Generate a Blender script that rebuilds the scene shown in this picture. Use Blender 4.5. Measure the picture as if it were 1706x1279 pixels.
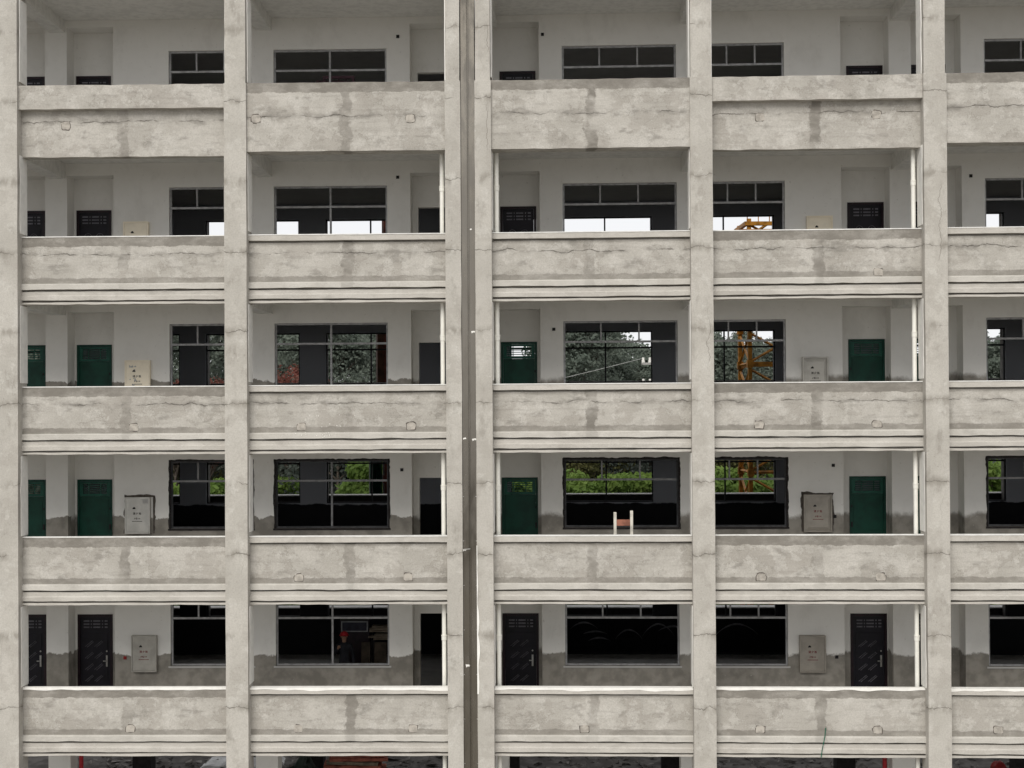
import bpy, bmesh, math, random
from mathutils import Vector, Matrix, noise as mnoise
for o in list(bpy.data.objects): bpy.data.objects.remove(o, do_unlink=True)
S = bpy.context.scene
COL = S.collection
R = math.radians

# ------------------------------------------------------------------ camera, sky, sun, exposure
CAMZ = 11.35
cam = bpy.data.objects.new('camera', bpy.data.cameras.new('camera')); COL.objects.link(cam)
cam.data.sensor_width = 36; cam.data.lens = 47.27; cam.data.shift_y = 0.0181
cam.data.clip_start = 0.1; cam.data.clip_end = 3000
cam.matrix_world = Matrix.Translation((0, 0, CAMZ)) @ Matrix.Rotation(0.00071, 4, 'Z') @ Matrix.Rotation(R(90.4713), 4, 'X') @ Matrix.Rotation(R(-0.3272), 4, 'Z')
S.camera = cam
S.render.resolution_x = 1024; S.render.resolution_y = 768
W = bpy.data.worlds.new('World'); S.world = W; W.use_nodes = True
wn = W.node_tree; wn.nodes.clear()
sky = wn.nodes.new('ShaderNodeTexSky'); sky.sky_type = 'NISHITA'; sky.sun_disc = False
SUN_EL, SUN_ROT = R(42), R(196)
sky.sun_elevation = SUN_EL; sky.sun_rotation = SUN_ROT
hs = wn.nodes.new('ShaderNodeHueSaturation'); hs.inputs['Saturation'].default_value = 0.10
mx = wn.nodes.new('ShaderNodeMixRGB'); mx.inputs[0].default_value = 0.8; mx.inputs[2].default_value = (5.1, 5.13, 5.25, 1)
bg = wn.nodes.new('ShaderNodeBackground'); bg.inputs[1].default_value = 0.10
wo = wn.nodes.new('ShaderNodeOutputWorld')
wn.links.new(sky.outputs[0], hs.inputs['Color']); wn.links.new(hs.outputs[0], mx.inputs[1])
wn.links.new(mx.outputs[0], bg.inputs[0]); wn.links.new(bg.outputs[0], wo.inputs[0])
sl = bpy.data.lights.new('sun', 'SUN'); sl.energy = 1.5; sl.angle = R(40); sl.color = (1, .97, .92)
so = bpy.data.objects.new('sun', sl); COL.objects.link(so)
sd = Vector((math.sin(SUN_ROT)*math.cos(SUN_EL), math.cos(SUN_ROT)*math.cos(SUN_EL), math.sin(SUN_EL)))
so.rotation_euler = sd.to_track_quat('Z', 'Y').to_euler(); so.location = (-20, -40, 60)
S.view_settings.view_transform = 'Standard'; S.view_settings.look = 'None'
S.view_settings.exposure = 0.77; S.view_settings.gamma = 1
S.view_settings.use_curve_mapping = False
S.render.engine = 'CYCLES'
S.cycles.max_bounces = 8; S.cycles.diffuse_bounces = 5; S.cycles.glossy_bounces = 3

# ------------------------------------------------------------------ node helpers
class V:
    def __init__(s, nt, k): s.nt = nt; s.k = k
    def __add__(s, o): return mth(s, 'ADD', s, o)
    def __sub__(s, o): return mth(s, 'SUBTRACT', s, o)
    def __mul__(s, o): return mth(s, 'MULTIPLY', s, o)
    __radd__ = __add__; __rmul__ = __mul__
    def __rsub__(s, o): return mth(s, 'SUBTRACT', o, s)
def setin(nt, inp, v):
    if isinstance(v, V): nt.links.new(v.k, inp)
    elif hasattr(v, 'is_output'): nt.links.new(v, inp)
    else: inp.default_value = v
def mth(ref, op, a, b=0.0):
    n = ref.nt.nodes.new('ShaderNodeMath'); n.operation = op
    setin(ref.nt, n.inputs[0], a); setin(ref.nt, n.inputs[1], b); return V(ref.nt, n.outputs[0])
class Mat:
    def __init__(s, name, rough=.9, metal=0, spec=.3):
        s.m = bpy.data.materials.new(name); s.m.use_nodes = True; s.nt = s.m.node_tree
        s.b = s.nt.nodes['Principled BSDF']
        s.b.inputs['Roughness'].default_value = rough; s.b.inputs['Metallic'].default_value = metal
        s.b.inputs['Specular IOR Level'].default_value = spec
        s.tc = s.nt.nodes.new('ShaderNodeTexCoord'); s.oi = s.nt.nodes.new('ShaderNodeObjectInfo')
        s.P = s.tc.outputs['Object']; s.rnd = V(s.nt, s.oi.outputs['Random'])
        sp = s.nt.nodes.new('ShaderNodeSeparateXYZ'); s.nt.links.new(s.P, sp.inputs[0])
        s.x, s.y, s.z = [V(s.nt, sp.outputs[i]) for i in range(3)]
    def comb(s, x, y, z):
        n = s.nt.nodes.new('ShaderNodeCombineXYZ')
        for i, v in enumerate((x, y, z)): setin(s.nt, n.inputs[i], v)
        return n.outputs[0]
    def noise(s, scale, detail=4, sx=1, sy=1, sz=1, rough=.55, off=0):
        vec = s.comb(s.x*sx + s.rnd*71.3 + off, s.y*sy + s.rnd*13.7, s.z*sz + s.rnd*37.1)
        n = s.nt.nodes.new('ShaderNodeTexNoise'); s.nt.links.new(vec, n.inputs['Vector'])
        n.inputs['Scale'].default_value = scale; n.inputs['Detail'].default_value = detail
        n.inputs['Roughness'].default_value = rough
        return V(s.nt, n.outputs[0])
    def ss(s, v, lo, hi, a=0.0, b=1.0):
        n = s.nt.nodes.new('ShaderNodeMapRange'); n.interpolation_type = 'SMOOTHSTEP'
        setin(s.nt, n.inputs[0], v)
        for i, q in enumerate((lo, hi, a, b)): setin(s.nt, n.inputs[i+1], q)
        return V(s.nt, n.outputs[0])
    def mix(s, f, a, b):
        n = s.nt.nodes.new('ShaderNodeMixRGB'); setin(s.nt, n.inputs[0], f)
        for i, q in ((1, a), (2, b)):
            if isinstance(q, tuple): n.inputs[i].default_value = q + (1,)
            else: s.nt.links.new(q, n.inputs[i])
        return n.outputs[0]
    def attr(s, name):
        n = s.nt.nodes.new('ShaderNodeAttribute'); n.attribute_type = 'OBJECT'; n.attribute_name = name
        return V(s.nt, n.outputs['Fac'])
    def color(s, c):
        if isinstance(c, tuple): s.b.inputs['Base Color'].default_value = c + (1,)
        else: s.nt.links.new(c, s.b.inputs['Base Color'])
        return s
    def bump(s, h, strength=.4, dist=.02):
        n = s.nt.nodes.new('ShaderNodeBump'); n.inputs['Strength'].default_value = strength
        n.inputs['Distance'].default_value = dist
        setin(s.nt, n.inputs['Height'], h); s.nt.links.new(n.outputs[0], s.b.inputs['Normal']); return s

C_LIGHT, C_MID, C_DARK = (.482, .456, .412), (.395, .372, .332), (.198, .184, .162)
def skim(m, c):
    """patchy hand-trowelled plaster: overlapping skims with visible edges, streaks, scuffs"""
    n1 = m.noise(1.05, 5); n2 = m.noise(1.9, 9, sz=1.9, rough=.68, off=5); n3 = m.noise(2.7, 8, off=11, rough=.66)
    n4 = m.noise(1.3, 9, sx=.8, off=19, rough=.7); g = m.noise(30, 5, off=3, rough=.75); st = m.noise(2.2, 6, sx=.5, sz=5, rough=.6, off=29)
    c = m.mix(m.ss(n1, .36, .64), C_LIGHT, C_MID)
    c = m.mix(m.ss(n4, .515, .56)*.42, c, (.31, .283, .248))
    c = m.mix(m.ss(n3, .54, .585)*.5, c, (.545, .52, .476))
    c = m.mix(m.ss(n2, .53, .69)*.62, c, C_DARK)
    c = m.mix(m.ss(st, .50, .72)*.28, c, C_DARK)
    c = m.mix(m.ss(mth(m.x, 'ABSOLUTE', n4 - .53), .0, .010, 1, 0)*m.ss(n1, .40, .56)*.6, c, (.17, .155, .13))
    c = m.mix(m.ss(m.noise(24, 4, off=83), .62, .71)*m.ss(n3, .42, .6)*.55, c, (.17, .155, .13))
    c = m.mix(m.ss(m.noise(34, 2, off=7), .735, .775)*m.ss(m.noise(.9, 3, off=90), .56, .66)*.8, c, (.72, .71, .68))
    c = m.mix(m.ss(g, .40, .62)*.30, c, (.235, .22, .19))
    return c, n1, n2, n3, g, n2*.45 + n3*.5 + n4*.3 + g*.2
def concrete_panel():
    m = Mat('rendered_concrete', .93)
    c, n1, n2, n3, g, hgt = skim(m, None)
    c = m.mix(m.attr('smooth_skylit')*.55, c, m.mix(n2, (.53, .503, .458), (.44, .414, .372)))  # smoother beams and copings, with ledge highlight also put into the colour
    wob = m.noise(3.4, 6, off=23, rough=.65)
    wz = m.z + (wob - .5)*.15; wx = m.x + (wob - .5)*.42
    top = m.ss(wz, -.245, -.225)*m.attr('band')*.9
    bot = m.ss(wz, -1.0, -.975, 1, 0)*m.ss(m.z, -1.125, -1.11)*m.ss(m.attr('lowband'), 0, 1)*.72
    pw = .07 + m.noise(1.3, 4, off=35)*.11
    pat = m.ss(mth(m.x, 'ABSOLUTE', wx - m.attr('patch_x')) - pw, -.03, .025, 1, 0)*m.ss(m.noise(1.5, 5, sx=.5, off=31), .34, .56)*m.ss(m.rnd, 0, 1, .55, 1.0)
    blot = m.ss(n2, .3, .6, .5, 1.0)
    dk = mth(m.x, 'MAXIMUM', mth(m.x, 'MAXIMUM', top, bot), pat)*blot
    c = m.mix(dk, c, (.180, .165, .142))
    c = m.mix(m.ss(m.z, -1.125, -1.11, 1, 0)*m.ss(m.attr('lowband'), 0, 1)*.5, c, (.53, .508, .462))  # sky light caught by the ledge slope, painted in as a paler tone
    cl = m.noise(1.5, 9, sz=.05, rough=.68, off=47)
    lz = mth(m.x, 'ABSOLUTE', m.z - m.attr('crack_z') - (cl - .5)*.34)
    gate = m.ss(m.noise(1.9, 5, off=61), .43, .60)
    crack = m.ss(lz, .002, m.ss(m.noise(7, 3, off=66), .35, .65, .006, .022), 1, 0)*gate
    halo = m.ss(lz, .0, .11, 1, 0)*m.ss(n2, .42, .6)*.6
    c = m.mix(halo, c, C_DARK); c = m.mix(crack*.6, c, (.13, .112, .092))
    side = m.ss(m.noise(2.5, 6, sz=.6, off=71), .45, .7)
    m.color(c).bump(hgt - crack*.8 - dk*.15, .8, .035)
    return m.m
def concrete_column():
    m = Mat('column_concrete', .93)
    n1 = m.noise(1.1, 5, sz=.6); n2 = m.noise(3.2, 8, sz=.5, rough=.66, off=5); g = m.noise(30, 5, off=3, rough=.75); n4 = m.noise(1.8, 8, off=19, rough=.68)
    c = m.mix(m.ss(n1, .36, .64), (.482, .457, .412), (.412, .389, .348))
    c = m.mix(m.ss(n4, .53, .58)*.34, c, (.33, .304, .268))
    c = m.mix(m.ss(n2, .55, .72)*.6, c, (.25, .23, .2))
    c = m.mix(m.ss(m.noise(2.4, 8, off=17, rough=.65), .57, .62)*.5, c, (.54, .52, .475))
    tot = None
    for k, (z0, gs) in enumerate(((-.42, .36), (1.28, .40))):
        zz = mth(m.x, 'WRAP', m.z - z0 + (m.noise(3.0, 8, sz=.08, rough=.66, off=40+k*9) - .5)*.36 + 1.8, 3.597)
        zz.k.node.inputs[2].default_value = 0.0
        lz = mth(m.x, 'ABSOLUTE', zz - 1.8)
        gt = m.ss(m.noise(.9, 2, sz=.5, off=55+k*7), gs, gs+.16)
        cr = m.ss(lz, .002, m.ss(m.noise(9, 3, off=66), .35, .65, .006, .022), 1, 0)*gt
        hal = m.ss(lz, 0, .17, 1, 0)*m.ss(n2, .43, .58)*.7
        c = m.mix(hal, c, (.24, .22, .188)); c = m.mix(cr*.75, c, (.11, .097, .08))
        tot = cr if tot is None else tot + cr
    vl = mth(m.x, 'ABSOLUTE', m.x - .12 + (m.noise(1.4, 8, sx=.05, rough=.65, off=77) - .5)*.5)
    vc = m.ss(vl, .002, .010, 1, 0)*m.ss(m.noise(.35, 2, sx=.2, off=79), .60, .66)
    c = m.mix(vc*.7, c, (.11, .097, .08))
    c = m.mix(m.ss(m.noise(22, 4, off=83), .63, .72)*m.ss(n1, .46, .6)*.6, c, (.18, .163, .138))
    c = m.mix(m.ss(m.noise(30, 2, off=7), .72, .77)*m.ss(m.noise(1.1, 3, off=90), .57, .66)*.8, c, (.7, .69, .66))
    c = m.mix(m.ss(g, .40, .62)*.28, c, (.25, .235, .205))
    m.color(c).bump(n2*.5 + n4*.4 + g*.22 - tot*.6, .5, .025)
    return m.m
def wall_paint():
    m = Mat('white_wall_paint', .85)
    w = m.noise(2.2, 5, sz=.6, off=3); w2 = m.noise(1.1, 2, sz=.2, off=9); n = m.noise(4, 5, off=15)
    edge = m.attr('dado') + (w - .5)*.34 + (w2 - .5)*.3
    sw = m.ss(m.rnd, 0, 1, .015, .09)
    dm = m.ss(m.z - edge + (m.noise(9, 5, off=51, rough=.7) - .5)*.16, sw*-1.0, sw, 1, 0)*m.ss(m.attr('dado'), .1, .2)
    white = m.mix(m.ss(n, .45, .75)*.25, (.80, .785, .745), (.68, .665, .62))
    white = m.mix(m.ss(m.noise(12, 3, off=33), .66, .76)*.35, white, (.4, .38, .34))
    white = m.mix(m.ss(m.noise(1.3, 7, sz=.6, off=63, rough=.65), .52, .70)*.22, white, (.50, .48, .44))
    cem = m.mix(m.ss(m.noise(3, 6, off=21), .35, .65), (.29, .27, .235), (.20, .185, .16))
    cem = m.mix(m.ss(m.noise(22, 2, off=41), .72, .77)*.7, cem, (.6, .58, .54))
    c = m.mix(dm, white, cem)
    m.color(c).bump(n*.3 + dm*-.3, .3, .01)
    return m.m
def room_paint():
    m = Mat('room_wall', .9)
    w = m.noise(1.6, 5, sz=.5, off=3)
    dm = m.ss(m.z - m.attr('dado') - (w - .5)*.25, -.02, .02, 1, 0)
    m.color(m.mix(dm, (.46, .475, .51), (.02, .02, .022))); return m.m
def simple(name, col, rough=.8, metal=0, var=.25, scale=6, spec=.3, col2=None, bump=.0):
    m = Mat(name, rough, metal, spec)
    n = m.noise(scale, 5)
    c2 = col2 or tuple(v*(1-var*1.6) for v in col)
    m.color(m.mix(m.ss(n, .38, .66), col, c2))
    if bump: m.bump(n, bump, .02)
    return m.m
def foliage(name, c1, c2, c3):
    m = Mat(name, .65, 0, .25)
    n = m.noise(.55, 3); n2 = m.noise(3.3, 2, off=9)
    c = m.mix(m.ss(n, .35, .65), c1, c2)
    c = m.mix(m.ss(n2, .5, .7)*.6, c, c3)
    m.color(c)
    tr = m.nt.nodes.new('ShaderNodeBsdfTranslucent'); m.nt.links.new(c, tr.inputs[0])
    mx_ = m.nt.nodes.new('ShaderNodeMixShader'); mx_.inputs[0].default_value = .5
    out = m.nt.nodes['Material Output']
    m.nt.links.new(m.b.outputs[0], mx_.inputs[1]); m.nt.links.new(tr.outputs[0], mx_.inputs[2]); m.nt.links.new(mx_.outputs[0], out.inputs[0])
    return m.m
def steel_sheet():
    m = Mat('steel_sheet', .34, .92, .5)
    n = m.noise(1.2, 5, sx=1, sz=.25); n2 = m.noise(5, 4, sz=.3, off=6)
    m.color(m.mix(m.ss(n, .35, .7), (.22, .20, .17), (.175, .157, .13)))
    r = m.ss(n2, .3, .7, .12, .30); m.nt.links.new(r.k, m.b.inputs['Roughness'])
    m.bump(n, .12, .02); return m.m
M = dict(
    panel=concrete_panel(), column=concrete_column(), wall=wall_paint(), room=room_paint(),
    ceiling=simple('ceiling_paint', (.76, .75, .715), .9, var=.08),
    slab=simple('raw_slab', (.47, .46, .44), .95, scale=2, var=.05),
    roomraw=simple('bare_mortar_room', (.075, .07, .065), .95, scale=2),
    brownmortar=simple('brown_mortar', (.115, .098, .084), .95, scale=9, bump=.4),
    mortar=simple('dark_mortar', (.032, .028, .027), .95, scale=9, bump=.4),
    ledgetop=simple('skylit_ledge', (.74, .73, .70), .9, var=.08),
    floor=simple('pale_screed', (.62, .605, .575), .9, scale=2, var=.12),
    fin=simple('rear_fin_render', (.26, .25, .235), .95, scale=3),
    patch=simple('patch_mortar', (.44, .405, .355), .95, scale=8, var=.2, bump=.3),
    white=simple('white_gloss_paint', (.82, .80, .75), .6, var=.06, scale=5),
    alu=simple('dull_aluminium', (.40, .40, .40), .5, .35, var=.2, scale=7),
    alugrey=simple('grey_aluminium', (.26, .26, .262), .5, .3, var=.2, scale=7),
    darkalu=simple('dark_frame', (.03, .03, .032), .5, .2, var=.2),
    green=simple('green_door_paint', (.003, .058, .036), .5, var=.2, scale=3),
    greentrim=simple('green_trim_paint', (.012, .095, .065), .5, var=.2),
    greenframe=simple('green_frame_paint', (.005, .055, .036), .5, var=.2),
    secdoor=simple('dark_security_door', (.0075, .006, .011), .5, var=.3, scale=3),
    secframe=simple('door_frame_maroon', (.017, .006, .010), .45, var=.3),
    emboss=simple('embossed_bronze', (.13, .125, .14), .38, .3, var=.2),
    boardblack=simple('blackboard_black', (.006, .006, .007), .95, var=.1),
    chrome=simple('satin_chrome', (.62, .61, .58), .3, .9, var=.1),
    steel=steel_sheet(),
    cabinet=simple('brushed_cabinet_steel', (.56, .545, .50), .38, .55, var=.12, scale=3),
    cabpale=simple('film_covered_steel', (.93, .84, .67), .5, 0, var=.06, scale=3),
    cabbrown=simple('brownish_cabinet_steel', (.345, .315, .27), .45, .4, var=.12, scale=3),
    cabdark=simple('dull_cabinet_steel', (.44, .42, .375), .42, .5, var=.12, scale=3),
    redink=simple('dark_red_ink', (.16, .012, .018), .7, var=.1),
    blackink=simple('black_ink', (.03, .022, .022), .7, var=.1),
    pipe=simple('white_pvc', (.80, .785, .72), .42, var=.06, scale=3, spec=.5),
    box=simple('socket_black', (.02, .018, .018), .7),
    redplastic=simple('red_plastic', (.30, .02, .02), .5),
    loosedoor=simple('loose_door_maroon', (.10, .045, .06), .5, var=.2), 
    helmet=simple('red_helmet', (.42, .02, .028), .35, spec=.5),
    darkcloth=simple('dark_jacket', (.022, .022, .027), .9), trouser=simple('dark_trousers', (.03, .03, .036), .9), skin=simple('skin', (.33, .19, .125), .6, var=.1),
    darkwood=simple('dark_board', (.11, .085, .06), .85, var=.3, scale=4), slateblue=simple('slate_panel', (.05, .05, .07), .7),
    redpaint=simple('red_pipe_paint', (.36, .014, .022), .45, var=.15),
    crane=simple('orange_crane_paint', (.50, .215, .025), .55, var=.35, scale=3),
    hoistpanel=simple('hoist_panel_paint', (.085, .036, .018), .7, var=.4, scale=3),
    hoist=simple('rusty_red_hoist', (.13, .034, .020), .7, var=.4, scale=3),
    net=simple('green_safety_net', (.012, .12, .07), .85, var=.3, scale=3),
    wood=simple('weathered_timber', (.36, .29, .21), .85, var=.3, scale=5),
    redboard=simple('red_formwork_board', (.52, .17, .115), .8, var=.3, scale=3, bump=.2),
    tarp=simple('dark_green_tarp', (.028, .042, .032), .7, var=.4, scale=2),
    postwood=simple('pale_timber_post', (.66, .62, .54), .8, var=.2, scale=6),
    railred=simple('reddish_rail', (.32, .13, .085), .75, var=.25, scale=6),
    plastic=simple('white_plastic_sheet', (.72, .72, .71), .5, var=.15, scale=3),
    rock=simple('rubble', (.12, .11, .10), .95, scale=1.5, col2=(.30, .28, .26)),
    bounce_yard=simple('pale_bounce_ground', (.36, .34, .305), .95, scale=.4, var=.15),
    soil=simple('bare_soil', (.10, .087, .07), .97, scale=.5, col2=(.06, .053, .044), bump=.5),
    bark=simple('bark', (.12, .10, .08), .95, scale=4),
    polec=simple('concrete_pole', (.42, .41, .39), .9),
    wire=simple('pale_wire', (.35, .36, .34), .6),
    leafdark=foliage('hazed_eucalyptus_leaves', (.14, .17, .138), (.17, .198, .16), (.20, .222, .186)),  # distance haze put into the leaf colour as a paler grey
    leafblack=foliage('dark_leaves', (.052, .066, .055), (.076, .09, .074), (.12, .135, .11)),
    leafolive=foliage('olive_leaves', (.085, .09, .032), (.12, .115, .04), (.06, .07, .035)),
    leafbright=foliage('bright_leaves', (.145, .235, .05), (.21, .30, .07), (.085, .155, .035)),
    leafred=foliage('red_leaves', (.24, .085, .065), (.17, .065, .05), (.11, .09, .055)),
    drawing=simple('faint_chalk', (.15, .15, .155), .9),
    framegrey=simple('dusty_frame', (.085, .085, .088), .6, .2, var=.25),
)

# ------------------------------------------------------------------ mesh helpers
class MB:
    def __init__(s): s.v = []; s.f = []; s.mi = []
    def quad(s, a, b, c, d, mi=0):
        n = len(s.v); s.v += [a, b, c, d]; s.f.append((n, n+1, n+2, n+3)); s.mi.append(mi)
    def box(s, x0, x1, y0, y1, z0, z1, mi=0):
        n = len(s.v)
        s.v += [(x0,y0,z0),(x1,y0,z0),(x1,y1,z0),(x0,y1,z0),(x0,y0,z1),(x1,y0,z1),(x1,y1,z1),(x0,y1,z1)]
        for q in ((0,3,2,1),(4,5,6,7),(0,1,5,4),(1,2,6,5),(2,3,7,6),(3,0,4,7)):
            s.f.append(tuple(n+i for i in q)); s.mi.append(mi)
    def bar(s, p, q, r=.05, mi=0, n=4, r2=None):
        p = Vector(p); q = Vector(q); d = (q-p).normalized()
        a = d.orthogonal().normalized() if abs(d.z) < .99 else Vector((1,0,0)); b = d.cross(a)
        r2 = r if r2 is None else r2; i0 = len(s.v)
        for P, rr in ((p, r), (q, r2)):
            for k in range(n):
                t = 2*math.pi*(k+.5)/n; s.v.append(tuple(P + a*rr*math.cos(t) + b*rr*math.sin(t)))
        for k in range(n):
            j = (k+1) % n; s.f.append((i0+k, i0+j, i0+n+j, i0+n+k)); s.mi.append(mi)
        s.f.append(tuple(i0+n-1-k for k in range(n))); s.mi.append(mi)
        s.f.append(tuple(i0+n+k for k in range(n))); s.mi.append(mi)
    def poly(s, pts, y0, y1, mi=0):       # outline in x,z extruded from y0 (front) to y1
        n = len(pts); i0 = len(s.v)
        s.v += [(x, y0, z) for x, z in pts] + [(x, y1, z) for x, z in pts]
        s.f.append(tuple(i0+k for k in range(n))); s.mi.append(mi)
        for k in range(n):
            j = (k+1) % n; s.f.append((i0+k, i0+n+k, i0+n+j, i0+j)); s.mi.append(mi)
    def build(s, name, mat, parent=None, loc=(0,0,0), bevel=0, smooth=False):
        me = bpy.data.meshes.new(name); me.from_pydata(s.v, [], s.f)
        mats = mat if isinstance(mat, (list, tuple)) else [mat]
        for m in mats: me.materials.append(m)
        if len(mats) > 1: me.polygons.foreach_set('material_index', s.mi)
        bm = bmesh.new(); bm.from_mesh(me)
        bmesh.ops.recalc_face_normals(bm, faces=bm.faces)
        if bevel: bmesh.ops.bevel(bm, geom=list(bm.edges), offset=bevel, segments=1, affect='EDGES')
        bm.to_mesh(me); bm.free()
        if smooth: me.polygons.foreach_set('use_smooth', [True]*len(me.polygons))
        o = bpy.data.objects.new(name, me); COL.objects.link(o); o.location = loc
        if parent: o.parent = parent
        return o
def tag(o, label=None, cat=None, group=None, kind=None):
    for k, v in (('label', label), ('category', cat), ('group', group), ('kind', kind)):
        if v: o[k] = v
    return o
def empty(name, loc=(0,0,0), rz=0, parent=None):
    o = bpy.data.objects.new(name, None); COL.objects.link(o); o.location = loc; o.rotation_euler.z = rz
    o.empty_display_size = .2; return o
def dup(o, parent=None):
    c = o.copy(); COL.objects.link(c); c.parent = parent
    for ch in o.children: dup(ch, c)
    return c
def wall_holes(mb, u0, u1, z0, z1, y0, y1, holes):
    us = sorted({u0, u1, *[h[0] for h in holes], *[h[1] for h in holes]}); us = [u for u in us if u0 <= u <= u1]
    zs = sorted({z0, z1, *[h[2] for h in holes], *[h[3] for h in holes]}); zs = [z for z in zs if z0 <= z <= z1]
    def solid(i, j):
        if not (0 <= i < len(us)-1 and 0 <= j < len(zs)-1): return False
        a = (us[i]+us[i+1])/2; b = (zs[j]+zs[j+1])/2
        return not any(h[0] < a < h[1] and h[2] < b < h[3] for h in holes)
    for i in range(len(us)-1):
        for j in range(len(zs)-1):
            if not solid(i, j): continue
            a, b, c, d = us[i], us[i+1], zs[j], zs[j+1]
            mb.quad((a,y0,c),(b,y0,c),(b,y0,d),(a,y0,d)); mb.quad((b,y1,c),(a,y1,c),(a,y1,d),(b,y1,d))
            if not solid(i-1,j): mb.quad((a,y1,c),(a,y0,c),(a,y0,d),(a,y1,d))
            if not solid(i+1,j): mb.quad((b,y0,c),(b,y1,c),(b,y1,d),(b,y0,d))
            if not solid(i,j-1): mb.quad((a,y0,c),(a,y1,c),(b,y1,c),(b,y0,c))
            if not solid(i,j+1): mb.quad((a,y0,d),(b,y0,d),(b,y1,d),(a,y1,d))

# ------------------------------------------------------------------ ground and terrain
FZ = lambda r: 3.75 + 3.597*(r-1)      # floor level of gallery r (1 lowest .. 5 top)
PT = 1.10                              # parapet height above the floor
mb = MB()
NX = 60
def gh(x, y):
    h = 0.0
    if y > 95: h += min(9, (y-95)*.045)
    return h
xs = [-900+1800*i/NX for i in range(NX+1)]; ys = [-200, -60, -10, 20, 40, 60, 80, 95, 110, 140, 180, 240, 330, 500, 900, 1600]
for j in range(len(ys)-1):
    for i in range(NX):
        a, b, c, d = xs[i], xs[i+1], ys[j], ys[j+1]
        mb.quad((a,c,gh(a,c)),(b,c,gh(b,c)),(b,d,gh(b,d)),(a,d,gh(a,d)))
tag(mb.build('ground', M['soil']), kind='structure')
mb = MB(); mb.box(-60, 60, -40, 31.3, .001, .05); tag(mb.build('bounce_yard', M['bounce_yard']), kind='structure')  # unseen pale sheet added to bounce light up onto the gallery ceilings

# ------------------------------------------------------------------ the two wings
JX, JY = -1.0, 32.0
WING = {}
for key, ang, lab in (('L', -.01991, 'left wing of the bare concrete gallery block, up to the steel joint strip'),
                      ('R', -.04058, 'right wing of the bare concrete gallery block, beyond the steel joint strip')):
    e = empty('school_building', (JX, JY, 0), ang)
    tag(e, lab, 'building', 'wings of the unfinished gallery block'); WING[key] = e
ANG = {'L': -.01991, 'R': -.04058}
def wpos(k, u, off, z):
    a = ANG[k]; return (JX + u*math.cos(a) - off*math.sin(a), JY + u*math.sin(a) + off*math.cos(a), z)

EXT = {'L': (-17.0, -.04), 'R': (.04, 22.0)}
COLS = {'L': [(-16.85, -16.32), (-11.29, -10.76), (-5.82, -5.29), (-.57, -.2)],
        'R': [(.14, .53), (5.21, 5.73), (10.63, 11.16), (16.1, 16.63), (21.5, 22.0)]}
#          bay: u0,u1, capped, vertical patch position
BAYS = {'L': [(-16.32, -11.29, True, -13.8), (-10.76, -5.82, False, -8.29), (-5.29, -.57, True, -2.93)],
        'R': [(.53, 5.21, True, 2.86), (5.73, 10.63, False, 8.19), (11.16, 16.1, True, 13.6), (16.63, 21.5, False, 19.0)]}
WIN = {'L': [(-14.3, -12.9, (), (-13.6,)), (-8.08, -5.90, (-7.36, -6.63), ()), (-5.31, -2.33, (), (-3.83,))],
       'R': [(2.20, 5.17, (3.18, 4.17), ()), (5.76, 7.96, (6.49, 7.22), ()), (13.08, 16.0, (14.05, 15.03), ()), (16.7, 18.8, (), (17.7,))]}
ALC = {'L': [(-12.6, -11.36), (-10.78, -9.55), (-1.72, -.30)], 'R': [(.20, 1.60), (9.41, 10.65), (11.22, 12.49)]}
DOOR = {'L': [(-12.50, -11.56), (-10.72, -9.78), (-1.57, -.63)], 'R': [(.54, 1.50), (9.67, 10.62), (11.30, 12.25)]}
REAR = {'L': [(-14.9, -13.6), (-10.35, -9.77), (-8.94, -5.95), (-5.12, -2.55)],
        'R': [(.50, 4.97), (5.70, 8.80), (13.0, 15.90), (17.0, 20.5)]}
RMUL = {'L': [(), (), (-7.45,), (-3.69,)], 'R': [(3.50,), (7.22,), (14.4,), (18.7,)]}
D0, D1, DA, DR = 3.15, 3.39, 3.70, 10.41
PIERW = {'L': (-11.36, -10.78), 'R': (10.65, 11.22)}
rng = random.Random(7)

def prof_piece(name, u0, u1, prof, zt, parent, mat, seed, jz=.017, jy=.010, seg=.17):
    """closed (y,z) profile swept along u with hand-plastered waviness"""
    uc = (u0+u1)/2; n = max(2, int((u1-u0)/seg)); k = len(prof); mb = MB()
    for i in range(n+1):
        x = u0 + (u1-u0)*i/n - uc
        for j, (y, z) in enumerate(prof):
            a = mnoise.noise(Vector((x*2.2+seed*3.1, j*5.7, seed)))*jy
            b = mnoise.noise(Vector((x*2.6+seed*1.7, j*7.3+50, seed)))*jz
            mb.v.append((x, y + (a if y < .1 else 0), z + (b if y < .1 else 0)))
    for i in range(n):
        for j in range(k):
            j2 = (j+1) % k
            mb.f.append((i*k+j, i*k+j2, (i+1)*k+j2, (i+1)*k+j)); mb.mi.append(0)
    mb.f.append(tuple(range(k-1, -1, -1))); mb.f.append(tuple(n*k+j for j in range(k))); mb.mi += [0, 0]
    return mb.build(name, mat, parent, (uc, 0, zt))

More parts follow.
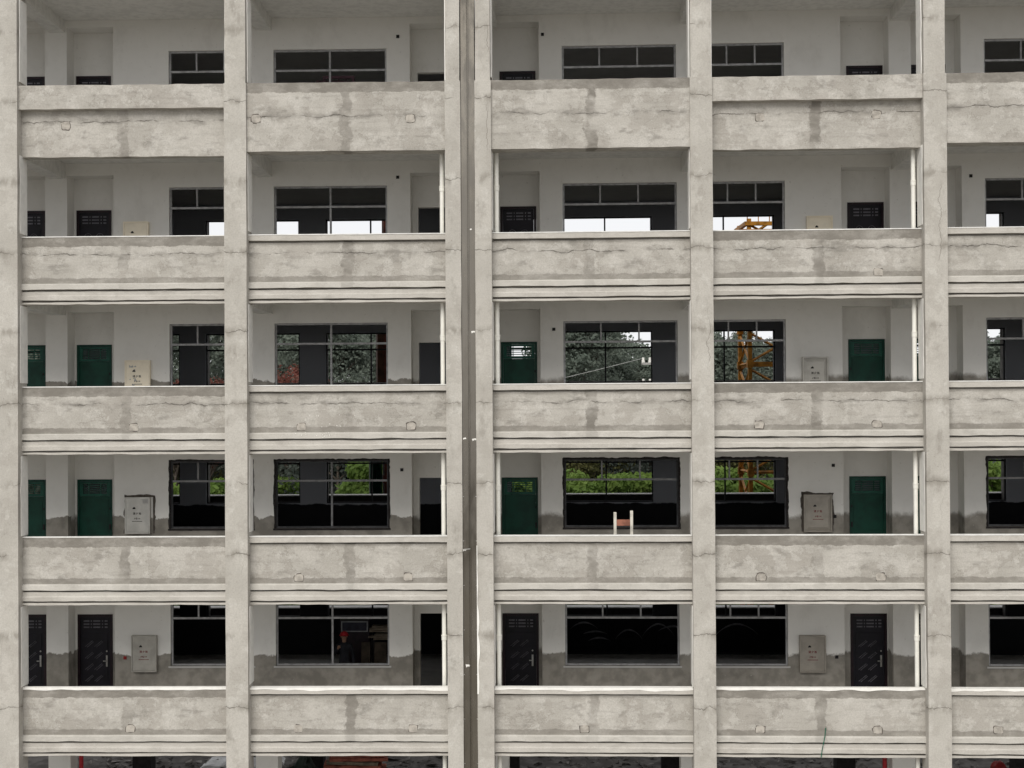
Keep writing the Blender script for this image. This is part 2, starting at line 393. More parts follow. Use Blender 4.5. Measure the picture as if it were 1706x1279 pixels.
P_PLAIN = [(.12, -1.22), (.12, 0), (0, 0), (.0, -.55), (0, -1.115), (-.05, -1.145), (-.055, -1.262), (.09, -1.266)]
P_CAP = [(.12, -1.22), (.12, -.01), (.06, -.10), (.06, -.178), (0, -.18), (0, -.55), (0, -1.115), (-.05, -1.145), (-.055, -1.262), (.09, -1.266)]
P_COPE = [(.125, -.12), (.125, 0), (-.07, 0), (-.08, -.135), (.07, -.14)]
P_BEAM = [(.25, -1.15), (.13, -1.15), (.13, -1.302), (-.008, -1.306), (-.012, -1.395), (-.04, -1.425), (-.042, -1.52), (.13, -1.522), (.13, -1.563), (-.012, -1.564), (-.018, -1.615), (.25, -1.62)]
P_TOPREC = [(.25, -1.3), (.12, -1.22), (.12, -.3), (.0, -.3), (.0, -.9), (.0, -1.68), (.25, -1.68)]
P_TOPBAND = [(.12, -.56), (.12, 0), (-.20, 0), (-.20, -.25), (-.205, -.565)]
P_TOPFLAT = [(.25, -1.3), (.10, -1.2), (.10, 0), (-.21, 0), (-.21, -.55), (-.205, -1.1), (-.21, -1.63), (.25, -1.63)]

def patch_piece(u, z, parent, yf, w=.115, h=.21, arch=True):
    r = random.Random(int(u*977+z*131)); out, inn = [], []
    for i in range(15):
        t = math.pi*2*i/15 - math.pi/2
        x, y = [math.copysign(abs(q)**.6, q) for q in (math.cos(t), math.sin(t))]
        if arch and y < -.6: y = -.75
        j = r.uniform(.84, 1.0)
        g = r.uniform(.02, .26) if r.random() < .8 else -.05; out.append((x*w*j*(1+g), y*h*.5*j*(1+g*1.1))); inn.append((x*w*j, y*h*.5*j))
    mb = MB(); mb.poly(out, -.003, .02, 1); mb.poly(inn, -.008, .02, 0)
    mb.build('plugged_hole', [M['patch'], M['brownmortar']], parent, (u, yf, z))

PATCH = {('L',1):[(-8.07,3,-.98),(-9.69,5,-.92),(-8.18,1,-.98)], ('L',2):[(-5.06,5,-.85),(-1.39,5,-.88),(-4.05,3,-.99),(-1.43,3,-.99),(-4.13,2,-.99),(-1.52,2,-.98),(-4.16,1,-.98),(-1.42,1,-.98)],
         ('R',0):[(2.65,1,-.98)], ('R',1):[(6.88,5,-.92),(9.6,5,-.90),(9.62,4,-1.02),(6.81,3,-1.0),(9.56,3,-.99),(6.83,2,-.99),(9.62,2,-.99),(6.78,1,-.98),(9.52,1,-.98)], ('R',2):[(12.31,1,-.97)]}
seed = 0
for k in 'LR':
    B = WING[k]; x0, x1 = EXT[k]
    # columns
    for ci, (c0, c1) in enumerate(COLS[k]):
        seed += 1; mb = MB(); uc = (c0+c1)/2; hw = (c1-c0)/2; zs = [0]; z = 0
        while z < FZ(5)+1.08: z += .37; zs.append(min(z, FZ(5)+1.09))
        zs += [FZ(5)+1.10] + [FZ(5)+1.1+.4*i for i in range(1, 7)]
        for z in zs:
            w = hw - (.02 if z >= FZ(5)+1.10 else 0); fy = -.28 + (.03 if z >= FZ(5)+1.10 else 0)
            j = [mnoise.noise(Vector((z*1.1, seed*9.1, q)))*.008 for q in range(4)]
            mb.v += [(-w+j[0], fy+j[1], z-FZ(3)-PT), (w+j[2], fy+j[3], z-FZ(3)-PT), (w, .30, z-FZ(3)-PT), (-w, .30, z-FZ(3)-PT)]
        for i in range(len(zs)-1):
            for q in range(4):
                mb.f.append((i*4+q, i*4+(q+1) % 4, i*4+4+(q+1) % 4, i*4+4+q)); mb.mi.append(0)
        mb.f += [(3,2,1,0), tuple(len(mb.v)-4+q for q in range(4))]; mb.mi += [0, 0]
        mb.build('column', M['column'], B, (uc, 0, FZ(3)+PT))
        for r in range(1, 6):                       # white-painted inner flanks of the column and cross beam to the wall
            s = MB(); zb, zt = PT+rng.uniform(.02, .12), (3.05 if r < 5 else 3.2)
            for sx in (-1, 1):
                if (k, ci) in (('L', 3), ('R', 0)) and sx == (1 if k == 'L' else -1): continue
                e = [(-.12 + rng.uniform(-.02, .02), zb + (zt-zb)*i/7) for i in range(8)]
                xa, xb = (hw-.01, hw+.012) if sx > 0 else (-hw-.012, -hw+.01)
                pts = e + [(.312, zt), (.312, zb)]
                n0 = len(s.v); m_ = len(pts)
                s.v += [(xa, y, z) for y, z in pts] + [(xb, y, z) for y, z in pts]
                s.f += [tuple(n0+q for q in range(m_)), tuple(n0+m_+q for q in range(m_-1, -1, -1))]; s.mi += [0, 0]
                for q in range(m_):
                    q2 = (q+1) % m_; s.f.append((n0+q, n0+q2, n0+m_+q2, n0+m_+q)); s.mi.append(0)
            s.build('painted_flank', M['white'], B, (uc, 0, FZ(r)))
            t = MB(); bw = min(hw*.8, .2); t.box(-bw, bw, .24, D0+.01, 3.06 if r < 5 else 3.32, 3.50 if r < 5 else 3.66)
            t.build('cross_beam', M['ceiling'], B, (uc, 0, FZ(r)))
    # parapets and beams
    for bi, (u0, u1, cap, px) in enumerate(BAYS[k]):
        a, b = u0-.03, u1+.03
        for r in range(1, 6):
            seed += 1; zt = FZ(r)+PT
            if r < 5:
                p = prof_piece('parapet', a, b, P_CAP if cap else P_PLAIN, zt, B, M['panel'], seed)
                p['band'] = 0.25 if cap else 1.0; p['lowband'] = 1.0
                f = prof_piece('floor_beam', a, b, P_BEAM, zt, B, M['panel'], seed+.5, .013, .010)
                f['smooth_skylit'] = 1.0; f['crack_z'] = -9.0; f['patch_x'] = -99.0
                if cap:
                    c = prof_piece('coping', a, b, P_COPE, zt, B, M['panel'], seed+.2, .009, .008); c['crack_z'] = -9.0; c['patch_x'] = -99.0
                    c['band'] = .0; c['smooth_skylit'] = 1.0
                # paint on the top edge
                e = MB(); f0 = -.07 if cap else 0.0; n = 26
                dep = .062 if r == 1 else .008
                pts = [(a-(a+b)/2 + (b-a)*i/n) for i in range(n+1)]
                for i in range(n):
                    d0, d1 = [dep*(.75+.6*mnoise.noise(Vector((q*2.3, seed*1.7, r)))) for q in (pts[i], pts[i+1])]
                    f_ = f0-.012
                    e.quad((pts[i], f_, -d0), (pts[i+1], f_, -d1), (pts[i+1], f_, .016), (pts[i], f_, .016))
                    e.quad((pts[i], f_, .016), (pts[i+1], f_, .016), (pts[i+1], .13, .016), (pts[i], .13, .016))
                    e.quad((pts[i], .13, .016), (pts[i+1], .13, .016), (pts[i+1], .13, -.02), (pts[i], .13, -.02))
                    e.quad((pts[i], f_, -d0), (pts[i+1], f_, -d1), (pts[i+1], f0+.02, -d1), (pts[i], f0+.02, -d0))
                e.build('painted_edge', M['white'] if r == 1 else M['ceiling'], B, ((a+b)/2, 0, zt))
                p['crack_z'] = -.43 if r in (3, 4) else -9.0
            else:
                if cap:
                    p = prof_piece('parapet', a, b, P_TOPFLAT, zt, B, M['panel'], seed); p['band'] = 1.0; p['lowband'] = 0.0; p['crack_z'] = -.80
                else:
                    p = prof_piece('parapet', a, b, P_TOPREC, zt, B, M['panel'], seed); p['lowband'] = 0.0; p['band'] = 0.0; p['crack_z'] = -.84
                    c = prof_piece('coping', a, b, P_TOPBAND, zt, B, M['panel'], seed+.2); c['crack_z'] = -9.0; c['patch_x'] = -99.0; c['band'] = 0.0
            p['patch_x'] = px-(u0+u1)/2 + rng.uniform(-.04, .04)
        # top beam under the roof
        t = MB(); t.box(a-(a+b)/2, b-(a+b)/2, -.02, .25, 3.36, 4.4); o = t.build('roof_beam', M['panel'], B, ((a+b)/2, 0, FZ(5))); o['crack_z'] = -9.0; o['patch_x'] = -99.0
        for (u, r, dz) in PATCH.get((k, bi), []):
            yf = 0 if (r < 5 or not cap) else -.21
            patch_piece(u, FZ(r)+PT+dz, B, yf - .002, arch=r < 5)
    # slabs, ceilings
    for r in range(1, 7):
        z = FZ(r) if r < 6 else FZ(5)+3.78
        t = MB(); t.box(x0, x1, .15, 11.40, -.12, 0); t.build('floor_slab' if r < 6 else 'roof_slab', M['slab'], B, (0, 0, z))
        if r < 6:
            t = MB(); t.box(x0+.25, x1-.25, D1+.01, DR-.01, .004, .03); t.build('room_floor', M['floor'], B, (0, 0, z))
        if r > 1:
            t = MB(); t.box(x0+.02, x1-.02, .253, D0-.003, -.142, -.123); t.build('corridor_ceiling', M['ceiling'], B, (0, 0, z))
    # roof parapet
    # walls
    for r in range(1, 6):
        zc = (3.477 if r < 5 else 3.66); z = FZ(r)
        at = 3.14 if r < 5 else 3.46
        holes = [(w[0], w[1], 1.03, 2.81) for w in WIN[k]] + [(a0, a1, 0, at) for a0, a1 in ALC[k]]
        t = MB(); wall_holes(t, x0, x1, 0, zc, D0, D1, holes)
        o = t.build('corridor_wall', M['wall'], B, (0, 0, z)); o['dado'] = 1.33
        for ai, (a0, a1) in enumerate(ALC[k]):
            d0, d1 = DOOR[k][ai]; t = MB()
            wall_holes(t, a0-.1, a1+.1, 0, zc, DA, DA+.2, [(d0, d1, 0, 2.31)])
            o = t.build('door_wall', M['wall'], B, (0, 0, z)); o['dado'] = 1.33
            for q in ((a0-.1, a0, 0, zc-.01), (a1, a1+.1, 0, zc-.01), (a0+.001, a1-.001, at, at+.1)):
                t = MB(); t.box(q[0], q[1], D1+.002, DA-.001, q[2], q[3]); o = t.build('alcove_side', M['wall'], B, (0, 0, z)); o['dado'] = 1.33 if q[2] == 0 else 0.0
        # partitions and rear
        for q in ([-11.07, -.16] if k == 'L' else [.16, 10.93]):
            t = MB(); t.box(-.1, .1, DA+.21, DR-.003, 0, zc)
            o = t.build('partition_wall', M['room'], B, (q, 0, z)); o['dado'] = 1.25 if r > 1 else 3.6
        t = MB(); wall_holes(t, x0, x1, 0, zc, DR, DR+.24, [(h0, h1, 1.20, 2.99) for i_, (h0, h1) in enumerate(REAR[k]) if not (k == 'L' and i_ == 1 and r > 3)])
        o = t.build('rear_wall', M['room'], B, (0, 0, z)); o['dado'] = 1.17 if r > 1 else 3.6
        for h0, h1 in REAR[k]:
            for q0, q1 in ((h0-.2, h0-.001), (h1+.001, h1+.2)):
                t = MB(); t.box(q0, q1, DR+.242, 10.945, 0, zc); o = t.build('rear_fin', M['fin'], B, (0, 0, z))
        t = MB(); t.box(x0, x1, 11.0, 11.42, -.5, 1.40); t.build('rear_parapet', M['mortar'], B, (0, 0, z)); t = MB(); t.box(x0, x1, 10.95, 11.44, 1.401, 1.43); t.build('rear_coping', M['ledgetop'], B, (0, 0, z))  # shade of the inner face and the lit top put into the two colours
    # end walls of each wing
    for q in ((x0, x0+.2), (x1-.2, x1)):
        t = MB(); t.box(q[0]+.003, q[1]-.003, .32, 11.2, FZ(1), FZ(5)+3.6); t.build('end_wall', M['wall'], B)
    # ground-floor piers
    for c0, c1 in COLS[k]:
        c = (c0+c1)/2; 
        for yy, hw, mt in ((3.15, .29, 'wall'), (10.41, .29, 'mortar')):
            if abs(c) < 1: c = -.42 if k == 'L' else .42
            t = MB(); t.box(-hw, hw, yy, yy+.55, 0, FZ(1)-.13); t.build('ground_pier', M[mt], B, (c, 0, 0))
    t = MB(); t.box(x0, x1, .2, 9.6, 0, .05); t.build('ground_slab', M['slab'], B)

t = MB(); rs = random.Random(21)
for i in range(42):
    u = rs.gauss(-3.55, .42); z = FZ(3)+PT+(rs.uniform(-.55, -1.0) if rs.random() < .55 else rs.gauss(-1.18, .035)); s_ = rs.uniform(.004, .012); yf = -.003 if z > FZ(3)+PT-1.1 else -.062
    t.poly([(u-s_, z), (u, z-s_*1.8), (u+s_, z), (u, z+s_)], yf-.002, yf+.004)
tag(t.build('paint_spatter', M['white'], WING['L']), kind='stuff')

# ------------------------------------------------------------------ windows and doors of the wings
def window(B, w, z, y, sill, head, trans, mt, mull_top, mull_full, fw=.045, mat2=None):
    u0, u1 = w; uc = (u0+u1)/2; zc = sill
    t = MB(); a, b = u0-uc+.003, u1-uc-.003; h = head-sill-.003
    t.box(a, a+fw, 0, .07, .003, h); t.box(b-fw, b, 0, .07, .003, h)
    t.box(a+fw, b-fw, 0, .07, h-fw, h); t.box(a+fw, b-fw, 0, .07, .003, fw)
    f = t.build('window', mt, B, (uc, y, z+sill))
    zt = trans-sill; t = MB(); t.box(a+fw+.002, b-fw-.002, .004, .064, zt-.026, zt+.026); t.build('transom', mat2 or mt, f)
    for m_ in mull_top:
        t = MB(); t.box(-.02, .02, .008, .06, zt+.028, h-fw-.002); t.build('mullion', mat2 or mt, f, (m_-uc, 0, 0))
    for m_ in mull_full:
        t = MB(); t.box(-.024, .024, -.004, .058, zt+.028, h-fw-.002); t.box(-.024, .024, -.004, .058, fw+.002, zt-.028); t.build('mullion', mat2 or mt, f, (m_-uc, 0, 0))
    return f
def ragged(B, u0, u1, z0, z1, z, y, seed, wd=.07, bottom=True, mt='mortar'):
    """hacked plaster edge: a ragged strip of bare dark mortar round an opening"""
    r = random.Random(seed); t = MB()
    def strip(p, q, nx, nz):
        n = max(6, int(((q[0]-p[0])**2+(q[1]-p[1])**2)**.5/.07)); prev = None; ph = r.uniform(0, 90)
        for i in range(n+1):
            f = i/n; x = p[0]+(q[0]-p[0])*f; zz = p[1]+(q[1]-p[1])*f
            d = wd*(.72 + .55*mnoise.noise(Vector((i*.23, ph, 0))) + .35*mnoise.noise(Vector((i*.8, ph, 5)))*1.2)
            cur = ((x, zz), (x+nx*d, zz+nz*d))
            if prev: t.quad((prev[0][0], -.005, prev[0][1]), (cur[0][0], -.005, cur[0][1]), (cur[1][0], -.005, cur[1][1]), (prev[1][0], -.005, prev[1][1]))
            prev = cur
    strip((u0, z0), (u0, z1+wd*.5), -1, 0); strip((u1, z1+wd*.5), (u1, z0), 1, 0); strip((u0-wd*.6, z1), (u1+wd*.6, z1), 0, 1)
    if bottom: strip((u1, z0), (u0, z0), 0, -1)
    t.build('bare_mortar_edge', M[mt], B, (0, y, z))
    if bottom:
        t = MB(); t.box(u0+.0005, u0+.012, -.004, .075, z0, z1-.013); t.box(u1-.012, u1-.0005, -.004, .075, z0, z1-.013); t.box(u0+.0005, u1-.0005, -.004, .075, z1-.012, z1-.0005); t.build('bare_reveal', M[mt], B, (0, y, z))
def frame_box(t, w, h, fw, y0, y1):
    t.box(-w/2, -w/2+fw, y0, y1, 0, h); t.box(w/2-fw, w/2, y0, y1, 0, h); t.box(-w/2+fw, w/2-fw, y0, y1, h-fw, h)
def door_green(B, d, z, hinge):
    w = d[1]-d[0]-.006; uc = (d[0]+d[1])/2; h = 2.305
    t = MB(); frame_box(t, w, h, .055, -.02, .08)
    f = t.build('door', M['greenframe'], B, (uc, DA, z))
    t = MB(); t.box(-w/2+.06, w/2-.06, .005, .045, .01, 1.86)
    for a, b, c, e in ((-w/2+.10, w/2-.10, .10, .86), (-w/2+.10, w/2-.10, .96, 1.78)): t.box(a, b, -.004, .006, c, e)
    t.build('door_leaf', M['green'], f)
    t = MB(); t.box(-w/2+.06, w/2-.06, 0, .05, 1.865, 1.93); t.box(-w/2+.06, w/2-.06, 0, .05, 2.19, 2.245)
    for q in (-1, 1): t.box(q*(w/2-.105)-.045, q*(w/2-.105)+.045, 0, .05, 1.932, 2.188)
    for i in range(4):
        zz = 1.975+i*.058; t.box(-w/2+.155, w/2-.155, .012, .03, zz-.010, zz+.010)
    for q in (-.16, .16): t.box(q-.012, q+.012, .002, .011, 1.932, 2.188)
    tag(t.build('vent_grille', M['greentrim'], f), kind='stuff')
    t = MB(); q = (w/2-.05)*hinge; t.box(q-.02, q+.02, -.05, .0, .98, 1.12); t.box(q-.015, q+.015, -.05, .0, 1.5, 1.56); t.build('handle', M['box'], f)
    return f
def door_security(B, d, z, diag, grille):
    w = d[1]-d[0]-.006; uc = (d[0]+d[1])/2; h = 2.305
    t = MB(); frame_box(t, w, h, .065, -.02, .08)
    f = t.build('door', M['secframe'], B, (uc, DA, z))
    t = MB(); t.box(-w/2+.07, w/2-.07, .005, .05, .01, 2.235); t.box(-w/2+.13, w/2-.13, -.008, .004, .08, 1.80); t.build('door_leaf', M['secdoor'], f)
    t = MB()
    for i in range(3):
        zz = 1.965+i*.083
        for a, b in ((-.33, -.17), (-.13, -.10), (-.06, .14), (.19, .22), (.27, .35)): t.box(a*.94, b*.94, -.004, .004, zz-.018, zz+.018)
    tag(t.build('vent_slots', M['emboss'], f), kind='stuff')
    t = MB()
    if diag:
        for i in range(5):
            for q in (-.16, .09):
                zc = .30+i*.305
                for s in (0, .05):
                    t.bar((q-.11+s, -.010, zc-.07-s*.3), (q+.09+s*.6, -.010, zc+.09-s*.5), .011)
    else:
        for q in (-.16, .16):
            for i in range(6):
                a0 = math.pi*i/6; a1 = math.pi*(i+1)/6
                t.bar((q+.12*math.cos(a0), -.01, 1.52+.17*math.sin(a0)), (q+.12*math.cos(a1), -.01, 1.52+.17*math.sin(a1)), .010)
            t.bar((q-.12, -.01, 1.0), (q-.12, -.01, 1.52), .010); t.bar((q+.12, -.01, 1.0), (q+.12, -.01, 1.52), .010)
            t.bar((q-.1, -.01, 1.35), (q+.1, -.01, 1.6), .010); t.bar((q, -.01, 1.2), (q, -.01, 1.66), .008)
    tag(t.build('raised_ornament', M['emboss'], f), kind='stuff')
    t = MB(); t.box(.29, .335, -.02, .004, .92, 1.22); t.box(.22, .33, -.05, -.03, 1.06, 1.085); t.box(.30, .325, -.05, -.021, 1.06, 1.085); t.bar((.312, -.02, 1.33), (.312, .0, 1.33), .022, n=8)
    t.build('handle', M['chrome'], f)
    return f
for k in 'LR':
    B = WING[k]
    for r in range(1, 6):
        z = FZ(r)
        for (u0, u1, mt_, mf_) in WIN[k]:
            window(B, (u0, u1), z, D0+.07, 1.03, 2.81, 2.27, M['framegrey' if r == 2 else 'alu'], mt_, mf_, mat2=M['alugrey'] if r == 2 else None)
            if r == 2: ragged(B, u0, u1, 1.03, 2.81, z, D0, int(u0*31), .05)
            t = MB(); t.box(u0-.05, u1+.05, D0-.03, D0-.002, .985, 1.028); t.build('window_sill', M['mortar' if r == 2 else 'slab'], B, (0, 0, z))
        for i_, (h, ml) in enumerate(zip(REAR[k], RMUL[k])):
            if k == 'L' and i_ == 1 and r > 3: continue
            window(B, h, z, DR+.08, 1.20, 2.99, 2.46, M['darkalu'], (), ml, .04)
        for ai, d in enumerate(DOOR[k]):
            if (k, ai) == ('L', 2): continue
            f = door_green(B, d, z, 1 if k == 'L' or ai == 0 else -1) if r in (2, 3) else door_security(B, d, z, r == 1, r >= 4)

# small black socket boxes and red alarm buttons on the corridor wall
def socket(k, u, r, z, mat='box', s=.04):
    t = MB(); t.box(-s, s, -.022, 0, -s, s); t.box(-s*.55, s*.55, -.028, -.021, -s*.55, s*.55)
    t.build('alarm_button' if mat == 'redplastic' else 'socket_box', M[mat], WING[k], (u, D0-.001, FZ(r)+z), bevel=.003)
for k, u, r, z, mt in (('L',-2.03,5,3.12,'box'),('L',-2.05,4,3.02,'box'),('L',-1.98,2,2.55,'box'),('L',-1.98,1,2.87,'redplastic'),('R',1.70,5,3.12,'box'),('R',1.95,3,2.60,'box'),
                    ('R',9.15,2,2.62,'box'),('R',12.72,4,2.87,'box'),('R',12.78,1,2.93,'box'),('L',-9.28,1,1.25,'redplastic'),('R',9.2,1,1.27,'box'),('R',9.18,2,1.3,'box')):
    socket(k, u, r, z, mt)

# ------------------------------------------------------------------ steel strip over the movement joint
t = MB(); zt = FZ(5)+3.7       # one folded sheet: two flanges either side of a pressed groove
sec = [(-.196, -.205), (-.192, -.217), (-.058, -.217), (-.054, -.236), (-.046, -.236), (-.044, -.15), (-.018, -.15), (-.016, -.236), (-.008, -.236), (-.004, -.217), (.130, -.217), (.134, -.205)]
for z in (0, zt):
    t.v += [(x, y, z) for x, y in sec]
n = len(sec)
for i in range(n-1): t.f.append((i, i+1, n+i+1, n+i)); t.mi.append(0)
jc = t.build('joint_cover', M['steel'], WING['L'])
for z, q, sc in ((13.30, .05, 1.0), (10.78, -.16, .8), (10.76, .06, 1.1), (8.15, -.18, .9), (5.42, -.12, 1.1), (15.72, .02, .5)):
    rq = random.Random(int(z*10)); t = MB()
    t.poly([(-.025*sc, rq.uniform(-.01, .02)), (.05*sc, .012), (.075*sc, -.01), (.045*sc, -.035*sc), (.03, -.02), (-.01, -.05*sc)], -.232, -.2165); t.build('fixing_clip', M['white'], jc, (q, 0, z))
t = MB(); t.poly([(-.18, 8.16), (-.02, 8.175), (-.02, 8.155), (-.18, 8.14)], -.240, -.236); t.build('fixing_clip', M['chrome'], jc)
t = MB()
for i in range(9):
    zz = 1.0+i*1.05
    for q in (-.18, .12): t.bar((q, -.222, zz), (q, -.214, zz), .011, n=6)
tag(t.build('rivets', M['chrome'], jc), kind='stuff')
# run of white paint on the column edge right of the joint
t = MB(); pr = None
for i in range(26):
    zz = 4.75+i*.14; w_ = .012+.05*abs(mnoise.noise(Vector((zz*1.3, 2, 4))))*1.6 + (.015 if zz < 6.8 else 0)
    if i > 22: w_ *= .6
    c = ((.136, zz), (.136+w_, zz))
    if pr: t.quad((pr[0][0], -.292, pr[0][1]), (pr[1][0], -.292, pr[1][1]), (c[1][0], -.292, c[1][1]), (c[0][0], -.292, c[0][1]))
    pr = c
t.build('paint_run', M['white'], WING['R'])

# ------------------------------------------------------------------ fire cabinets
def text_mesh(s, size, sp=1.0):
    cu = bpy.data.curves.new('t', 'FONT'); cu.body = s; cu.size = size; cu.align_x = 'CENTER'; cu.extrude = .001; cu.space_character = sp; cu.offset = .0016
    o = bpy.data.objects.new('t', cu); COL.objects.link(o)
    bpy.context.view_layer.update()
    me = bpy.data.meshes.new_from_object(o.evaluated_get(bpy.context.evaluated_depsgraph_get()))
    bpy.data.objects.remove(o); me.transform(Matrix.Rotation(R(90), 4, 'X')); return me
T1 = text_mesh('消火栓', .068, 1.28); T2 = text_mesh('火警119', .046, 1.05)
def cabinet(k, u, r, ztop, mat, ink, label, cw=.66, ch=.95, domed=False, ragseed=None, corner=False, stain=False):
    root = empty('fire_cabinet', wpos(k, u, D0, FZ(r)+ztop-ch), ANG[k])
    tag(root, label, 'fire cabinet', 'fire hose cabinets along the galleries')
    t = MB(); t.box(-cw/2, cw/2, -.11, -.002, 0, ch); t.build('cabinet_body', M[mat], root, bevel=.006)
    t = MB(); fw = .035
    t.box(-cw/2, -cw/2+fw, -.135, -.112, 0, ch); t.box(cw/2-fw, cw/2, -.135, -.112, 0, ch)
    t.box(-cw/2+fw, cw/2-fw, -.135, -.112, ch-fw, ch); t.box(-cw/2+fw, cw/2-fw, -.145, -.112, 0, fw)
    t.build('door_frame', M[mat], root)
    t = MB(); a, b = cw/2-fw-.004, ch-fw-.004
    if domed:
        o_ = [(-a, -.116, fw+.004), (a, -.116, fw+.004), (a, -.116, b), (-a, -.116, b)]
        i_ = [(-a+.07, -.138, fw+.09), (a-.07, -.138, fw+.09), (a-.07, -.138, b-.09), (-a+.07, -.138, b-.09)]
        for q in range(4): t.quad(o_[q], o_[(q+1) % 4], i_[(q+1) % 4], i_[q])
        t.quad(*i_)
        yf = -.1385
    else:
        t.box(-a, a, -.126, -.112, fw+.004, b); yf = -.1265
    d = t.build('cabinet_door', M[mat], root, bevel=0)
    for me, z, nm in ((T1, ch*.53, 'lettering'), (T2, ch*.40, 'lettering')):
        o = bpy.data.objects.new(nm, me if ink == 'redink' else me.copy()); COL.objects.link(o); o.parent = d; o.location = (-.005, yf-.001, z)
        o.data.materials.clear(); o.data.materials.append(M[ink])
    t = MB()
    for i in range(9): t.box(-.135+i*.03, -.112+i*.03, yf-.002, yf, ch*.33, ch*.33+.018)
    tag(t.build('small_print', M[ink], d), kind='stuff')
    t = MB(); t.poly([(-.045, 0), (.035, 0), (.03, .03), (0, .055), (-.03, .035)], yf-.012, yf); t.build('lock', M['box'], d, (-.08, 0, ch*.68))
    if corner:
        t = MB(); t.poly([(a-.17, b-.012), (a-.01, b-.012), (a-.01, b-.13), (a-.06, b-.10), (a-.13, b-.13)], yf-.003, yf); t.build('torn_film', M['slab'], d)
    if stain:
        t = MB(); q = random.Random(4)
        for i in range(15):
            x = -a+.06+q.random()*.2; zz = b-.06-q.random()*.75; s = q.uniform(.01, .032)
            t.poly([(x-s*1.3, zz), (x-s*.2, zz-s), (x+s*1.5, zz-s*.4), (x+s*.6, zz+s)], yf-.0025, yf)
        t.build('dirt_splash', M['slab'], d)
    if ragseed is not None:
        ragged(WING[k], u-cw/2, u+cw/2+(.05 if k == 'L' else 0), ztop-ch, ztop, FZ(r), D0-.001, ragseed, .075 if k == 'L' else .08, False, 'brownmortar')
cabinet('L', -8.93, 4, 1.90, 'cabpale', 'blackink', 'cream fire cabinet just showing above the parapet, left wing, second gallery from top', ch=.95)
cabinet('L', -8.90, 3, 1.86, 'cabpale', 'blackink', 'pale fire cabinet splashed with dark dirt beside a green door, left wing, middle gallery', stain=True)
cabinet('L', -8.91, 2, 1.865, 'cabinet', 'blackink', 'silver fire cabinet with torn corner film in hacked plaster beside a green door', ragseed=3, corner=True)
cabinet('L', -8.75, 1, 1.85, 'cabdark', 'redink', 'steel fire cabinet with red lettering beside the dark embossed door, left wing, lowest gallery')
cabinet('R', 8.83, 4, 1.87, 'cabpale', 'blackink', 'pale fire cabinet with bulging door just above the parapet, right wing, second gallery', domed=True)
cabinet('R', 8.69, 3, 1.83, 'cabdark', 'blackink', 'fire cabinet with curved highlights left of a green door, right wing, middle gallery', domed=True)
cabinet('R', 8.73, 2, 1.87, 'cabbrown', 'redink', 'fire cabinet with ragged mortar surround left of a green door, right wing', cw=.72, ch=.96, domed=True, ragseed=9)
cabinet('R', 8.57, 1, 1.84, 'cabbrown', 'redink', 'flat grey fire cabinet with red lettering, right wing, lowest gallery', cw=.67)

# ------------------------------------------------------------------ drain pipes
for k, u, lab in (('L', -.69, 'white drain pipe hugging the column left of the steel joint strip'), ('R', .625, 'white drain pipe hugging the column right of the steel joint strip'),
                  ('R', 10.53, 'white drain pipe beside the far right column, right wing')):
    root = empty('drain_pipe', wpos(k, u, .33, 0), ANG[k]); tag(root, lab, 'drain pipe', 'white drain pipes down the galleries')
    t = MB(); t.bar((0, 0, 0), (0, 0, FZ(5)-.1), .052, n=14); t.build('pipe', M['pipe'], root, smooth=False)
    for r in range(1, 5):
        t = MB(); z = FZ(r)+2.17; t.bar((0, 0, z), (0, 0, z+.10), .064, n=14); t.bar((0, 0, z+.10), (0, 0, z+.125), .072, n=14); t.build('coupling', M['pipe'], root)

# ------------------------------------------------------------------ loose things on the galleries and in the rooms
root = empty('wooden_trestle', wpos('R', 3.63, .75, FZ(2)), ANG['R']+.04)
tag(root, 'pale timber posts joined by a reddish rail, behind the parapet before a dark window', 'trestle')
for q, h in ((-.20, 1.60), (.20, 1.635)):
    t = MB(); t.box(-.035, .035, -.03, .03, 0, h); t.build('post', M['postwood'], root, (q, 0, 0), bevel=.006)
t = MB(); t.box(-.164, .164, -.02, .02, 1.27, 1.42); t.build('rail', M['railred'], root, bevel=.005)
t = MB(); t.box(-.164, .164, -.02, .02, .5, .6); t.build('rail', M['railred'], root, bevel=.005)

for i, (u, y, dz, lab) in enumerate(((-3.72, 4.0, .02, 'dark door leaf with barred vent standing loose behind the top left-wing window, nearer of two'), (-3.95, 4.35, -.02, 'dark door leaf standing loose behind another behind the top left-wing window'))):
    root = empty('loose_door', wpos('L', u, y, FZ(5)+.03), ANG['L'] + (.1 if i else -.03)); tag(root, lab, 'door', 'loose door leaves')
    w, h = .86, 2.27+dz
    t = MB(); frame_box(t, w, h, .07, 0, .06); t.box(-w/2+.07, w/2-.07, .005, .05, 0, h-.42); t.build('leaf', M['loosedoor'], root)
    t = MB()
    for j in range(3): t.box(-w/2+.07, w/2-.07, .02, .035, h-.36+j*.1, h-.34+j*.1)
    for j in range(3): t.box(-.2+j*.2-.012, -.2+j*.2+.012, .018, .037, h-.42, h-.07)
    t.build('vent_bars', M['loosedoor'], root)

